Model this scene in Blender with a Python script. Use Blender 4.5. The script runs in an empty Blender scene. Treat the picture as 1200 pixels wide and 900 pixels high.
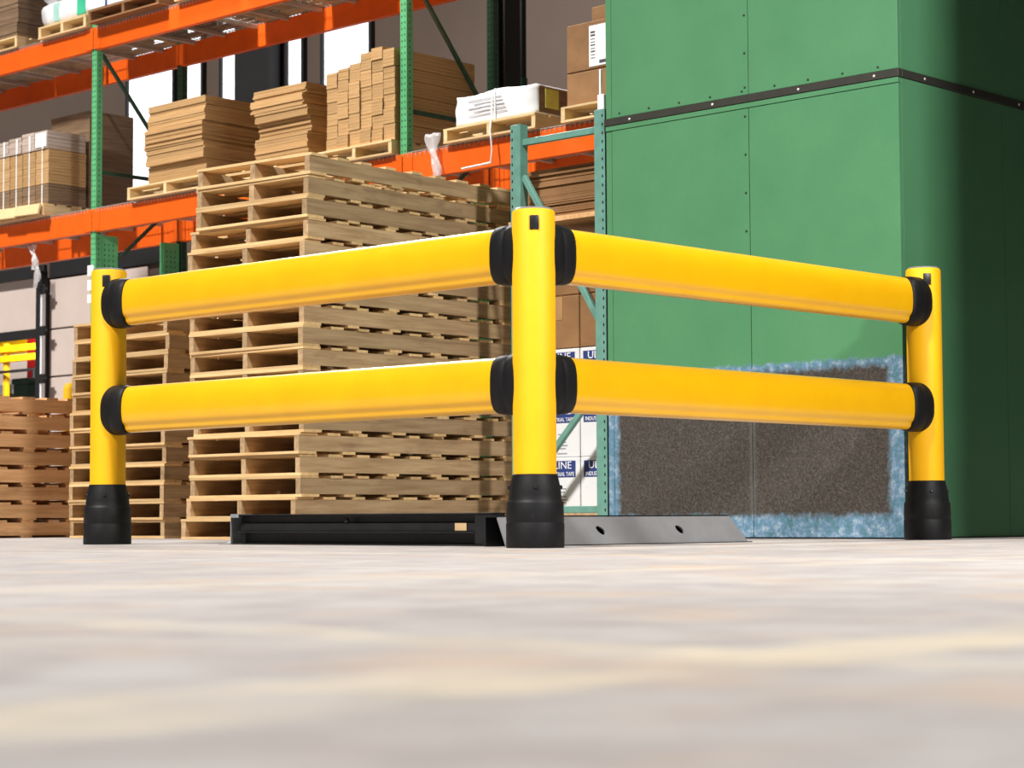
import bpy, bmesh, math, random
from mathutils import Vector, Matrix
random.seed(7)
rnd = random.Random(11)
S = bpy.context.scene
COL = S.collection

# ------------------------------------------------------------------ camera, light, exposure
# world axes: X runs along the right-hand rail, Y along the left-hand rail and the racking, origin under the corner post
def make_camera():
    cd = bpy.data.cameras.new('camera'); co = bpy.data.objects.new('camera', cd); COL.objects.link(co)
    yaw, pitch, roll = 0.812696933, 0.0635012029, -0.00526714336
    c, s = math.cos(yaw), math.sin(yaw)
    V = Vector((c, s, 0)); U = Vector((-s, c, 0))
    cp, sp = math.cos(pitch), math.sin(pitch)
    fw = Vector((0, cp, sp)); up = Vector((0, -sp, cp)); rt = Vector((1, 0, 0))
    r2 = rt*math.cos(roll) + up*math.sin(roll); u2 = up*math.cos(roll) - rt*math.sin(roll)
    tw = lambda d: Vector((d.dot(V), d.dot(U), d.z))
    R, Up, F = tw(r2), tw(u2), tw(fw)
    m = Matrix(((R.x, Up.x, -F.x, -6.13820662), (R.y, Up.y, -F.y, -5.68881148), (R.z, Up.z, -F.z, 0.120725889), (0, 0, 0, 1)))
    co.matrix_world = m
    cd.sensor_fit = 'HORIZONTAL'; cd.sensor_width = 36.0; cd.lens = 2460.91/1200*36
    cd.clip_start = 0.05; cd.clip_end = 200
    cd.dof.use_dof = True; cd.dof.focus_distance = 10.2; cd.dof.aperture_fstop = 6.3
    S.camera = co
make_camera()

def sun(name, frm, energy, angle, col=(1, 1, 1)):
    ld = bpy.data.lights.new(name, 'SUN'); lo = bpy.data.objects.new(name, ld); COL.objects.link(lo)
    ld.energy = energy; ld.angle = math.radians(angle); ld.color = col
    lo.rotation_euler = Vector(frm).to_track_quat('Z', 'Y').to_euler(); lo.location = Vector(frm)*12
sun('key_light', (-0.66, 0.02, 0.75), 4.25, 5, (1.0, 0.97, 0.92))
def lamp(name, loc, at, size, power, col=(1, 1, 1)):
    ld = bpy.data.lights.new(name, 'AREA'); lo = bpy.data.objects.new(name, ld); COL.objects.link(lo)
    ld.shape = 'SQUARE'; ld.size = size; ld.energy = power; ld.color = col
    lo.location = loc; lo.rotation_euler = (Vector(loc)-Vector(at)).to_track_quat('Z', 'Y').to_euler()
lamp('high_bay_lamp_front', (-0.3, -6.5, 5.2), (1.8, 0.8, 1.2), 0.6, 600, (1.0, 0.98, 0.95))
lamp('high_bay_lamp_rear', (4.9, 9.4, 8.4), (0, 1.4, 1.0), 2.0, 700, (1.0, 0.98, 0.96))
lamp('far_room_fill', (10.4, 20.2, 3.1), (12.4, 22.2, 2.4), 0.5, 120, (1.0, 0.97, 0.92))  # area light added to brighten the guard rail beyond the half-open door
W = bpy.data.worlds.new('world'); S.world = W; W.use_nodes = True
bg = W.node_tree.nodes['Background']; bg.inputs[0].default_value = (0.92, 0.95, 1.0, 1); bg.inputs[1].default_value = 0.045
S.view_settings.view_transform = 'Standard'; S.view_settings.look = 'None'
S.view_settings.gamma = 1.0; S.view_settings.use_curve_mapping = False
S.view_settings.exposure = 0.2

# ------------------------------------------------------------------ materials
MATS = {}
def srgb(r, g, b):
    f = lambda v: (v/255/12.92) if v/255 <= 0.04045 else ((v/255+0.055)/1.055)**2.4
    return (f(r), f(g), f(b), 1)
class NT:
    def __init__(s, name):
        s.m = bpy.data.materials.new(name); s.m.use_nodes = True; s.t = s.m.node_tree; s.n = s.t.nodes; s.l = s.t.links
        s.b = s.n['Principled BSDF']; MATS[name] = s.m
    def new(s, typ, **k):
        n = s.n.new(typ)
        for a, v in k.items(): setattr(n, a, v)
        return n
    def link(s, a, b): s.l.new(a, b)
    def coord(s, out='Object', scale=(1, 1, 1), loc=(0, 0, 0)):
        tc = s.new('ShaderNodeTexCoord'); mp = s.new('ShaderNodeMapping'); s.link(tc.outputs[out], mp.inputs[0])
        mp.inputs['Scale'].default_value = scale; mp.inputs['Location'].default_value = loc; return mp.outputs[0]
    def noise(s, vec, scale, detail=4, rough=0.55):
        n = s.new('ShaderNodeTexNoise'); n.inputs['Scale'].default_value = scale; n.inputs['Detail'].default_value = detail
        n.inputs['Roughness'].default_value = rough; s.link(vec, n.inputs['Vector']); return n.outputs[0]
    def ramp(s, fac, stops):
        r = s.new('ShaderNodeValToRGB'); e = r.color_ramp.elements
        while len(e) < len(stops): e.new(0.5)
        for el, (p, c) in zip(e, stops):
            el.position = p; el.color = c if len(c) == 4 else (*c, 1)
        s.link(fac, r.inputs[0]); return r.outputs[0]
    def mix(s, fac, a, b, mode='MIX'):
        n = s.new('ShaderNodeMix', data_type='RGBA', blend_type=mode)
        for sock, v in ((n.inputs[0], fac), (n.inputs[6], a), (n.inputs[7], b)):
            if hasattr(v, 'is_linked') or isinstance(v, bpy.types.NodeSocket): s.link(v, sock)
            else: sock.default_value = v
        return n.outputs[2]
    def math(s, op, a, b=None, clamp=False):
        n = s.new('ShaderNodeMath', operation=op); n.use_clamp = clamp
        for i, v in enumerate((a, b)):
            if v is None: continue
            if isinstance(v, bpy.types.NodeSocket): s.link(v, n.inputs[i])
            else: n.inputs[i].default_value = v
        return n.outputs[0]
    def sep(s, vec):
        n = s.new('ShaderNodeSeparateXYZ'); s.link(vec, n.inputs[0]); return n.outputs
    def bump(s, h, strength=0.2, dist=0.01):
        n = s.new('ShaderNodeBump'); n.inputs['Strength'].default_value = strength; n.inputs['Distance'].default_value = dist
        s.link(h, n.inputs['Height']); s.link(n.outputs[0], s.b.inputs['Normal'])
    def set(s, col=None, rough=0.5, metal=0.0, spec=0.5, coat=0.0):
        if col is not None:
            if isinstance(col, bpy.types.NodeSocket): s.link(col, s.b.inputs['Base Color'])
            else: s.b.inputs['Base Color'].default_value = col
        s.b.inputs['Roughness'].default_value = rough; s.b.inputs['Metallic'].default_value = metal
        s.b.inputs['Specular IOR Level'].default_value = spec; s.b.inputs['Coat Weight'].default_value = coat
        s.b.inputs['Coat Roughness'].default_value = 0.25
        return s.m
def speck(name, col, rough=0.5, metal=0, var=0.12, scale=8, spec=0.5, coat=0.0, bump=0.0, rand=0.0):
    t = NT(name); v = t.coord()
    n = t.noise(v, scale, 5)
    d = tuple(c*(1-var) for c in col[:3])+(1,); l = tuple(min(1, c*(1+var)) for c in col[:3])+(1,)
    c = t.ramp(n, [(0.3, d), (0.7, l)])
    if rand:
        oi = t.new('ShaderNodeObjectInfo')
        k = t.math('ADD', t.math('MULTIPLY', oi.outputs['Random'], rand), 1-rand*0.5)
        hs = t.new('ShaderNodeHueSaturation'); t.link(k, hs.inputs['Value']); t.link(c, hs.inputs['Color']); c = hs.outputs[0]
    t.set(c, rough, metal, spec, coat)
    if bump: t.bump(t.noise(v, scale*12, 3), bump, 0.003)
    return t.m
def wood(name, light, dark, rand=0.5, knots=0.5):
    t = NT(name); v = t.coord(scale=(1.5, 22, 22)); oi = t.new('ShaderNodeObjectInfo')
    add = t.new('ShaderNodeVectorMath', operation='ADD'); sc = t.new('ShaderNodeVectorMath', operation='SCALE')
    cmb = t.new('ShaderNodeCombineXYZ')
    for i in range(3): t.link(oi.outputs['Random'], cmb.inputs[i])
    sc.inputs['Scale'].default_value = 57.0; t.link(cmb.outputs[0], sc.inputs[0]); t.link(v, add.inputs[0]); t.link(sc.outputs[0], add.inputs[1])
    g = t.noise(add.outputs[0], 1.6, 6, 0.65)
    c = t.ramp(g, [(0.28, dark), (0.72, light)])
    v2 = t.coord(scale=(3, 9, 9)); a2 = t.new('ShaderNodeVectorMath', operation='ADD'); t.link(v2, a2.inputs[0]); t.link(sc.outputs[0], a2.inputs[1])
    st = t.noise(a2.outputs[0], 1.0, 3)
    c = t.mix(t.math('MULTIPLY', t.ramp(st, [(0.58, (0, 0, 0, 1)), (0.75, (1, 1, 1, 1))]), knots), c, tuple(x*0.45 for x in dark[:3])+(1,))
    hs = t.new('ShaderNodeHueSaturation'); t.link(t.math('ADD', t.math('MULTIPLY', oi.outputs['Random'], rand), 1-rand*0.5), hs.inputs['Value']); t.link(c, hs.inputs['Color'])
    t.set(hs.outputs[0], 0.8, 0, 0.25); t.bump(g, 0.25, 0.004)
    return t.m

# --- floor: scuffed concrete with worn paint lines
def floor_material():
    t = NT('worn_concrete'); v = t.coord()
    big = t.noise(v, 0.9, 5, 0.6); mid = t.noise(v, 5.5, 5, 0.6); fine = t.noise(v, 60, 3)
    base = t.ramp(big, [(0.3, srgb(158, 152, 150)), (0.55, srgb(175, 170, 169)), (0.75, srgb(183, 176, 168))])
    base = t.mix(t.ramp(mid, [(0.40, (0, 0, 0, 1)), (0.66, (0.8, 0.8, 0.8, 1))]), base, srgb(146, 139, 137))
    warm = t.noise(t.coord(loc=(7, 3, 0)), 2.6, 4)
    base = t.mix(t.ramp(warm, [(0.52, (0, 0, 0, 1)), (0.70, (0.75, 0.75, 0.75, 1))]), base, srgb(181, 160, 141))
    base = t.mix(t.math('MULTIPLY', fine, 0.12), base, srgb(140, 136, 134))
    x, y, z = t.sep(v)
    nz = t.math('MULTIPLY', t.math('SUBTRACT', t.noise(v, 5, 6), 0.5), 0.26)
    def band(co, centre, half):
        d = t.math('ABSOLUTE', t.math('SUBTRACT', t.math('ADD', co, nz), centre))
        return t.math('SUBTRACT', 1.0, t.math('DIVIDE', t.math('SUBTRACT', d, half*0.6), half*0.7, True), True)
    worn = t.ramp(t.noise(v, 4, 6), [(0.35, (0.15, 0.15, 0.15, 1)), (0.6, (1, 1, 1, 1))])
    for co, cen, half, k in ((y, -4.60, 0.09, 0.58), (x, -4.66, 0.07, 0.35), (y, -2.6, 0.08, 0.35), (x, -1.2, 0.06, 0.4)):
        m = t.math('MULTIPLY', t.math('MULTIPLY', band(co, cen, half), worn), k)
        base = t.mix(m, base, srgb(205, 192, 166))
    t.set(base, 0.8, 0, 0.12); t.bump(mid, 0.05, 0.01)
    return t.m
M_FLOOR = floor_material()

def yellow_material(name, rough, coat):
    t = NT(name); v = t.coord()
    c = t.ramp(t.noise(v, 6, 4), [(0.3, srgb(245, 181, 2)), (0.7, srgb(250, 188, 5))])
    t.set(c, rough, 0, 0.4, coat); t.b.inputs['Coat Roughness'].default_value = 0.13; t.bump(t.noise(v, 160, 2), 0.02, 0.002); return t.m
M_YEL = yellow_material('yellow_polymer', 0.6, 0.0)
M_YELR = yellow_material('glossy_yellow_rail', 0.4, 0.8)
def black_rubber():
    t = NT('black_rubber'); v = t.coord(scale=(1, 1, 0.35))
    n = t.noise(v, 16, 6, 0.7)
    c = t.ramp(n, [(0.35, srgb(12, 12, 14)), (0.62, srgb(20, 20, 22)), (0.85, srgb(64, 64, 66))])
    t.set(c, 0.55, 0, 0.28); t.bump(t.noise(t.coord(), 90, 3), 0.15, 0.002); return t.m
M_BLK = black_rubber()
M_BLKP = speck('black_plastic', srgb(26, 26, 28), 0.4, scale=20)
M_CAPGREY = speck('grey_cap', srgb(120, 122, 126), 0.4)

def booth_material():
    t = NT('green_booth_paint'); v = t.coord()
    c = t.ramp(t.noise(v, 2.2, 5), [(0.3, srgb(74, 128, 90)), (0.7, srgb(82, 136, 96))])
    c = t.mix(t.math('MULTIPLY', t.noise(v, 45, 3), 0.25), c, srgb(62, 112, 78))
    t.set(c, 0.55, 0, 0.3); t.bump(t.noise(v, 120, 3), 0.06, 0.003); return t.m
M_BOOTH = booth_material()
def worn_booth_material():
    # the lower panels carry a dark scuffed patch with pale blue frayed edges (world coordinates of the panel face)
    t = NT('green_paint_with_dark_patch'); v = t.coord('Generated')
    g = t.new('ShaderNodeNewGeometry'); x, y, z = t.sep(g.outputs['Position']); p = g.outputs['Position']
    c = t.ramp(t.noise(p, 2.2, 5), [(0.3, srgb(74, 128, 90)), (0.7, srgb(82, 136, 96))])
    c = t.mix(t.math('MULTIPLY', t.noise(p, 45, 3), 0.25), c, srgb(62, 112, 78))
    n1 = t.math('MULTIPLY', t.math('SUBTRACT', t.noise(p, 17, 6, 0.75), 0.5), 0.075)
    sv = t.new('ShaderNodeMapping'); t.link(p, sv.inputs[0]); sv.inputs['Scale'].default_value = (1, 1, 0.5)
    n2 = t.math('MULTIPLY', t.math('SUBTRACT', t.noise(sv.outputs[0], 40, 5, 0.75), 0.5), 0.05)
    def inside(y0, y1, z0, z1, soft):
        yy = t.math('ADD', y, n1); zz = t.math('ADD', t.math('ADD', z, n1), n2)
        f = None
        for a, s0, lim in ((yy, 1, y0), (yy, -1, y1), (zz, 1, z0), (zz, -1, z1)):
            e = t.math('DIVIDE', t.math('SUBTRACT', a, lim) if s0 > 0 else t.math('SUBTRACT', lim, a), soft, True)
            f = e if f is None else t.math('MULTIPLY', f, e)
        return f
    outer = inside(0.13, 2.30, -0.2, 0.945, 0.02)
    inner = inside(0.275, 2.13, 0.105, 0.912, 0.035)
    blue = t.ramp(t.noise(p, 22, 7, 0.75), [(0.33, srgb(66, 108, 106)), (0.5, srgb(96, 128, 154)), (0.68, srgb(160, 176, 186))])
    dark = t.ramp(t.noise(p, 95, 4, 0.7), [(0.3, srgb(44, 39, 36)), (0.55, srgb(74, 69, 64)), (0.8, srgb(108, 103, 98))])
    seam = t.math('MULTIPLY', t.math('SUBTRACT', 1.0, t.math('DIVIDE', t.math('ABSOLUTE', t.math('SUBTRACT', y, 1.163)), 0.03, True)), 0.35)
    dark = t.mix(seam, dark, srgb(122, 122, 122))
    c = t.mix(outer, c, blue); c = t.mix(inner, c, dark)
    t.set(c, 0.8, 0, 0.2); t.bump(t.noise(p, 90, 3), 0.12, 0.004); return t.m
M_WORN = worn_booth_material()
M_DKBAND = speck('dark_channel', srgb(44, 44, 38), 0.6, scale=10)
M_SCREW = speck('bright_screw', srgb(225, 222, 210), 0.35, metal=0.3)
M_DKSCREW = speck('dark_screw', srgb(30, 48, 36), 0.5)
M_GREEN = speck('rack_green', srgb(96, 180, 122), 0.45, var=0.1, scale=12)
M_GREEND = speck('rack_dark_green', srgb(40, 74, 56), 0.5, var=0.15, scale=12)
M_TEAL = speck('teal_rack_paint', srgb(98, 144, 132), 0.45, var=0.12, scale=14)
M_HOLE = speck('punched_hole', srgb(14, 18, 16), 0.8)
M_ORANGE = speck('rack_orange', srgb(242, 98, 14), 0.45, var=0.07, scale=6)
M_GALV = speck('galvanised_wire', srgb(190, 184, 178), 0.45, metal=0.35)
M_STRIN = wood('weathered_stringer', srgb(196, 168, 130), srgb(150, 120, 88), 0.35)
M_BOARD = wood('pale_board', srgb(228, 196, 146), srgb(196, 158, 108), 0.4, 0.35)
M_STRINB = wood('brown_stringer', srgb(232, 186, 136), srgb(190, 142, 96), 0.3)
M_STRIND = wood('dark_brown_board', srgb(150, 108, 72), srgb(116, 80, 50), 0.3)
M_NEWB = wood('new_pine', srgb(236, 210, 164), srgb(214, 180, 128), 0.3, 0.3)
def kraft_mat(name, l, d, rand=0.25, rough=0.8, spec=0.25, zfreq=260):
    t = NT(name); v = t.coord(scale=(3, 3, zfreq)); n = t.noise(v, 1.0, 4, 0.6)
    c = t.ramp(n, [(0.3, d), (0.7, l)]); oi = t.new('ShaderNodeObjectInfo')
    hs = t.new('ShaderNodeHueSaturation'); t.link(t.math('ADD', t.math('MULTIPLY', oi.outputs['Random'], rand), 1-rand/2), hs.inputs['Value']); t.link(c, hs.inputs['Color'])
    t.set(hs.outputs[0], rough, 0, spec); return t.m
M_KRAFT = kraft_mat('kraft_cardboard', srgb(206, 168, 118), srgb(168, 130, 86))
M_KRAFTB = kraft_mat('brown_carton', srgb(150, 112, 76), srgb(128, 94, 62), 0.3, zfreq=5)
M_KRAFTD = kraft_mat('wrapped_brown_carton', srgb(150, 124, 98), srgb(112, 90, 70), 0.2, 0.35, 0.6, zfreq=40)
M_FILMK = kraft_mat('film_covered_kraft', srgb(222, 208, 198), srgb(176, 152, 132), 0.15, 0.25, 0.7, zfreq=60)
M_TAPE = speck('carton_tape', srgb(176, 136, 92), 0.35)
M_WHITEBOX = speck('white_carton', srgb(226, 226, 228), 0.6, var=0.03)
M_NAVY = speck('navy_print', srgb(38, 58, 120), 0.6)
M_GREYINK = speck('grey_print', srgb(150, 150, 156), 0.7)
M_WHITEINK = speck('white_print', srgb(240, 240, 242), 0.7)
M_PAPER = speck('white_paper', srgb(240, 240, 240), 0.7, var=0.02)
M_INK = speck('black_print', srgb(60, 60, 64), 0.7)
M_WRAP = speck('white_wrap', srgb(238, 238, 242), 0.3, var=0.05, scale=14, bump=0.3)
M_GREENPRINT = speck('green_print', srgb(70, 190, 150), 0.4)
M_PALEGREEN = speck('pale_green_print', srgb(170, 214, 204), 0.4)
M_STICKER = speck('yellow_sticker', srgb(226, 220, 110), 0.5)
M_TAN = speck('tan_sticker', srgb(204, 172, 128), 0.6)
def film_mat():
    t = NT('clear_film'); t.set(srgb(240, 236, 236), 0.2, 0, 0.6)
    t.b.inputs['Alpha'].default_value = 0.42; t.bump(t.noise(t.coord(scale=(1, 1, 0.3)), 30, 4), 0.6, 0.01); return t.m
M_FILM = film_mat()
M_STEELBLK = speck('black_steel', srgb(30, 31, 33), 0.4, metal=0.2, var=0.3, scale=9)
M_STEELGREY = speck('grey_curb_paint', srgb(126, 127, 130), 0.55, var=0.08, scale=9, bump=0.08)
M_BARESTEEL = speck('bare_steel', srgb(170, 176, 180), 0.35, metal=0.5)
M_WALL = speck('taupe_wall', srgb(82, 68, 59), 0.8, var=0.05, scale=2)
M_SHADEWALL = speck('shade_wall_green', srgb(34, 52, 40), 0.7, var=0.05, scale=2)  # colour of the added shading wall, dark to hold back bounce light
M_DOORP = speck('door_panel_paint', srgb(206, 190, 182), 0.6, var=0.04, scale=3)
M_BLACK = speck('matt_black', srgb(24, 24, 26), 0.6)
M_WHITE = speck('white_paint', srgb(236, 238, 242), 0.6, var=0.03)
M_RED = speck('red_paint', srgb(190, 30, 28), 0.5)
M_GREYEQ = speck('grey_equipment', srgb(120, 118, 122), 0.5)
M_BIN = speck('dark_green_bin', srgb(48, 72, 62), 0.5)
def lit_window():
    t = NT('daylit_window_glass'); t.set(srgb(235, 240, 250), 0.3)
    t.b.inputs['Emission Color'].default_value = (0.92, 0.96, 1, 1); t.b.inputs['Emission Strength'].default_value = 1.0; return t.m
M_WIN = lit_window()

# ------------------------------------------------------------------ mesh helpers
def link(name, me, mat, parent=None, loc=(0, 0, 0), rot=(0, 0, 0)):
    o = bpy.data.objects.new(name, me); COL.objects.link(o); o.location = loc; o.rotation_euler = rot
    if mat is not None and me is not None and not me.materials: me.materials.append(mat)
    if parent is not None: o.parent = parent
    return o
def tag(o, label, cat, group=None, kind=None):
    o['label'] = label; o['category'] = cat
    if group: o['group'] = group
    if kind: o['kind'] = kind
    return o
def thing(name, label, cat, loc=(0, 0, 0), rz=0.0, group=None):
    o = bpy.data.objects.new(name, None); COL.objects.link(o); o.empty_display_size = 0.1
    o.location = loc; o.rotation_euler = (0, 0, rz); return tag(o, label, cat, group)
def struct(o): o['kind'] = 'structure'; return o
class MB:
    def __init__(s): s.v = []; s.f = []
    def box(s, x0, x1, y0, y1, z0, z1, mat=None):
        k = len(s.v)
        p = [(x0, y0, z0), (x1, y0, z0), (x1, y1, z0), (x0, y1, z0), (x0, y0, z1), (x1, y0, z1), (x1, y1, z1), (x0, y1, z1)]
        if mat is not None: p = [tuple(mat @ Vector(q)) for q in p]
        s.v += p
        s.f += [tuple(k+i for i in q) for q in ((0, 3, 2, 1), (4, 5, 6, 7), (0, 1, 5, 4), (1, 2, 6, 5), (2, 3, 7, 6), (3, 0, 4, 7))]
        return s
    def bar(s, a, b, w, h, up=(0, 0, 1)):
        a, b = Vector(a), Vector(b); d = b-a; L = d.length; x = d.normalized(); u = Vector(up)
        if abs(x.dot(u)) > 0.99: u = Vector((1, 0, 0))
        y = u.cross(x).normalized(); z = x.cross(y)
        m = Matrix(((x.x, y.x, z.x, a.x), (x.y, y.y, z.y, a.y), (x.z, y.z, z.z, a.z), (0, 0, 0, 1)))
        return s.box(0, L, -w/2, w/2, -h/2, h/2, m)
    def prism(s, prof, axis, a, b):
        # closed 2D profile swept between a and b along an axis: 'x' -> profile (y,z); 'y' -> (x,z); 'z' -> (x,y)
        k = len(s.v); n = len(prof)
        mk = {'x': lambda t, p: (t, p[0], p[1]), 'y': lambda t, p: (p[0], t, p[1]), 'z': lambda t, p: (p[0], p[1], t)}[axis]
        s.v += [mk(a, p) for p in prof]+[mk(b, p) for p in prof]
        s.f += [(k+i, k+(i+1) % n, k+n+(i+1) % n, k+n+i) for i in range(n)]
        s.f += [tuple(k+i for i in reversed(range(n))), tuple(k+n+i for i in range(n))]
        return s
    def lathe(s, prof, n=48):
        k = len(s.v); m = len(prof)
        for i in range(n):
            a = 2*math.pi*i/n
            s.v += [(r*math.cos(a), r*math.sin(a), z) for r, z in prof]
        for i in range(n):
            j = (i+1) % n
            for q in range(m-1): s.f.append((k+i*m+q, k+j*m+q, k+j*m+q+1, k+i*m+q+1))
        s.f.append(tuple(k+i*m for i in reversed(range(n)))); s.f.append(tuple(k+i*m+m-1 for i in range(n)))
        return s
    def tube(s, pts, r, n=8):
        pts = [Vector(p) for p in pts]; k = len(s.v)
        for i, p in enumerate(pts):
            d = (pts[min(i+1, len(pts)-1)]-pts[max(i-1, 0)]).normalized()
            u = Vector((0, 0, 1)) if abs(d.z) < 0.9 else Vector((1, 0, 0))
            a = d.cross(u).normalized(); b = d.cross(a)
            s.v += [tuple(p+(a*math.cos(2*math.pi*q/n)+b*math.sin(2*math.pi*q/n))*r) for q in range(n)]
        for i in range(len(pts)-1):
            for q in range(n): s.f.append((k+i*n+q, k+i*n+(q+1) % n, k+(i+1)*n+(q+1) % n, k+(i+1)*n+q))
        s.f.append(tuple(k+q for q in reversed(range(n)))); s.f.append(tuple(k+(len(pts)-1)*n+q for q in range(n)))
        return s
    def mesh(s, name='m', smooth=None, bevel=0, seg=2):
        me = bpy.data.meshes.new(name); me.from_pydata(s.v, [], s.f)
        bm = bmesh.new(); bm.from_mesh(me)
        bmesh.ops.recalc_face_normals(bm, faces=bm.faces)
        if bevel:
            bmesh.ops.bevel(bm, geom=[e for e in bm.edges if len(e.link_faces) == 2 and e.calc_face_angle(0) > 0.5], offset=bevel, segments=seg, affect='EDGES', profile=0.5)
        if smooth is not None:
            for f in bm.faces: f.smooth = True
            for e in bm.edges:
                if len(e.link_faces) == 2 and e.calc_face_angle(0) > math.radians(smooth): e.smooth = False
        bm.to_mesh(me); bm.free(); return me
def boxmesh(lx, ly, lz, bevel=0): return MB().box(-lx/2, lx/2, -ly/2, ly/2, 0, lz).mesh('box', None, bevel, 1)
_bc = {}
def cbox(lx, ly, lz, mat, bevel=0):
    k = (round(lx, 3), round(ly, 3), round(lz, 3), mat.name, bevel)
    if k not in _bc: _bc[k] = boxmesh(lx, ly, lz, bevel); _bc[k].materials.append(mat)
    return _bc[k]
def plate_with_holes(w, h, thick, holes, n=20):
    # plate in local XZ (0..w, 0..h), y from 0 to thick, with tilted elliptical holes (cx, cz, rx, rz, tilt)
    bm = bmesh.new(); loops = [[(0, 0), (w, 0), (w, h), (0, h)]]
    for cx, cz, rx, rz, ti in holes:
        L = []
        for i in range(n):
            a = 2*math.pi*i/n; x, z = rx*math.cos(a), rz*math.sin(a)
            L.append((cx+x*math.cos(ti)-z*math.sin(ti), cz+x*math.sin(ti)+z*math.cos(ti)))
        loops.append(L)
    edges = []
    for L in loops:
        vs = [bm.verts.new((x, 0, z)) for x, z in L]
        edges += [bm.edges.new((vs[i], vs[(i+1) % len(vs)])) for i in range(len(vs))]
    bmesh.ops.triangle_fill(bm, use_beauty=True, edges=edges)
    r = bmesh.ops.extrude_face_region(bm, geom=list(bm.faces))
    bmesh.ops.translate(bm, verts=[g for g in r['geom'] if isinstance(g, bmesh.types.BMVert)], vec=(0, thick, 0))
    bmesh.ops.recalc_face_normals(bm, faces=bm.faces)
    me = bpy.data.meshes.new('plate'); bm.to_mesh(me); bm.free(); return me
def text_mesh(txt, size, extrude=0.0008, align='LEFT'):
    cu = bpy.data.curves.new('lettering', 'FONT'); cu.body = txt; cu.size = size; cu.extrude = extrude; cu.align_x = align; cu.resolution_u = 3
    o = bpy.data.objects.new('lettering', cu); COL.objects.link(o)
    dg = bpy.context.evaluated_depsgraph_get(); me = bpy.data.meshes.new_from_object(o.evaluated_get(dg))
    bpy.data.objects.remove(o); bpy.data.curves.remove(cu); return me
FACE_NEGX = Matrix(((0, 0, -1), (-1, 0, 0), (0, 1, 0))).to_euler()   # text reading left to right on a face that looks along -X
ORD = ['', 'first', 'second', 'third', 'fourth', 'fifth', 'sixth', 'seventh', 'eighth', 'ninth', 'tenth', 'eleventh', 'twelfth', 'thirteenth', 'fourteenth', 'fifteenth', 'sixteenth', 'seventeenth', 'eighteenth', 'nineteenth', 'twentieth']

# ------------------------------------------------------------------ the setting
struct(link('floor', MB().box(-14, 30, -14, 40, -0.2, 0).mesh(), M_FLOOR))
WX = 9.0
wb = MB()
wb.box(WX, WX+0.2, -6, 16.73, 0, 9)                 # solid wall beside the overhead door
wb.box(WX, WX+0.2, 16.73, 20.4, 3.30, 9)            # above the door opening
wb.box(WX, WX+0.2, 20.4, 30, 0, 9)
struct(link('wall_back', wb.mesh(), M_WALL))
struct(link('added_shade_wall', MB().box(1.95, 12, -2.6, -2.4, 0, 9).mesh(), M_SHADEWALL))  # unseen wall, added at the right to shade the booth's narrow face
struct(link('wall_far', MB().box(15.0, 15.2, 14, 40, 0, 9).mesh(), M_DOORP))
# overhead door, rolled part way up: two hinged panels and a dark bottom seal
d = struct(link('door_1', None, None, loc=(WX+0.06, 16.78, 0)))
for z0, z1 in ((2.55, 3.28),):
    link('door_panel', MB().box(0, 0.05, 0, 3.6, z0, z1).mesh('p', None, 0.006, 1), M_DOORP, d)
link('bottom_seal', MB().box(-0.01, 0.06, 0, 3.6, 2.44, 2.55).mesh(), M_BLACK, d)
link('lintel', MB().box(-0.1, 0.05, -0.05, 3.65, 3.20, 3.34).mesh(), M_BLACK, d)
# pale cladding panels on the wall to the right of the door, with recessed joints
for z0, z1 in ((0.0, 0.62), (0.64, 1.26), (1.28, 1.90), (1.92, 2.50), (2.52, 3.14)):
    link('cladding_panel', MB().box(WX-0.03, WX-0.001, 14.6, 16.62, z0, z1).mesh('c', None, 0.006, 1), M_DOORP, struct(bpy.data.objects['wall_back']))
link('dark_header', MB().box(WX-0.05, WX-0.001, 14.2, 16.6, 3.16, 3.50).mesh(), M_BLACK, bpy.data.objects['wall_back'])
tr = tag(link('door_track', MB().box(WX-0.16, WX-0.06, 16.62, 16.74, 0, 3.25).mesh('t', None, 0.006, 1), M_BLACK), 'tall black steel door track post beside the overhead door', 'door track')
link('edge_strip', MB().box(WX-0.17, WX-0.12, 16.58, 16.617, 0, 3.05).mesh(), M_WHITE, tr)
for z in (3.0, 2.48, 1.88, 1.2):
    link('roller_bracket', MB().box(WX-0.2, WX-0.161, 16.50, 16.60, z-0.06, z+0.06).box(WX-0.19, WX-0.165, 16.46, 16.64, z-0.02, z+0.02).mesh('h', None, 0.01, 1), M_BLACK, tr)
# daylit windows, a white sheet as a glowing pane, and dark bays high in the back wall
def window(n, y0, y1, z0, z1, mull=0):
    w = struct(link('window_%d' % n, None, None, loc=(WX, (y0+y1)/2, z0)))
    hw = (y1-y0)/2; h = z1-z0
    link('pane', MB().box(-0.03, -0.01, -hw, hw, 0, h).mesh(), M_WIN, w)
    for a, b, c, e in ((-hw-0.04, -hw, -0.04, h+0.04), (hw, hw+0.04, -0.04, h+0.04), (-hw, hw, -0.04, 0), (-hw, hw, h, h+0.04)):
        link('window_frame', MB().box(-0.06, -0.002, a, b, c, e).mesh(), M_BLACK, w)
    for k in range(mull):
        yy = -hw+(k+1)*2*hw/(mull+1)
        link('mullion', MB().box(-0.055, -0.03, yy-0.02, yy+0.02, 0, h).mesh(), M_BLACK, w)
window(1, 13.56, 13.90, 4.0, 6.0)
window(2, 12.80, 13.18, 4.0, 5.9)
window(3, 11.78, 12.02, 4.78, 6.0)
window(4, 10.68, 11.42, 3.9, 5.62)
window(5, 14.10, 14.98, 3.9, 5.9)  # white sheet behind the racking, built as a glowing window to look lit
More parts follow.
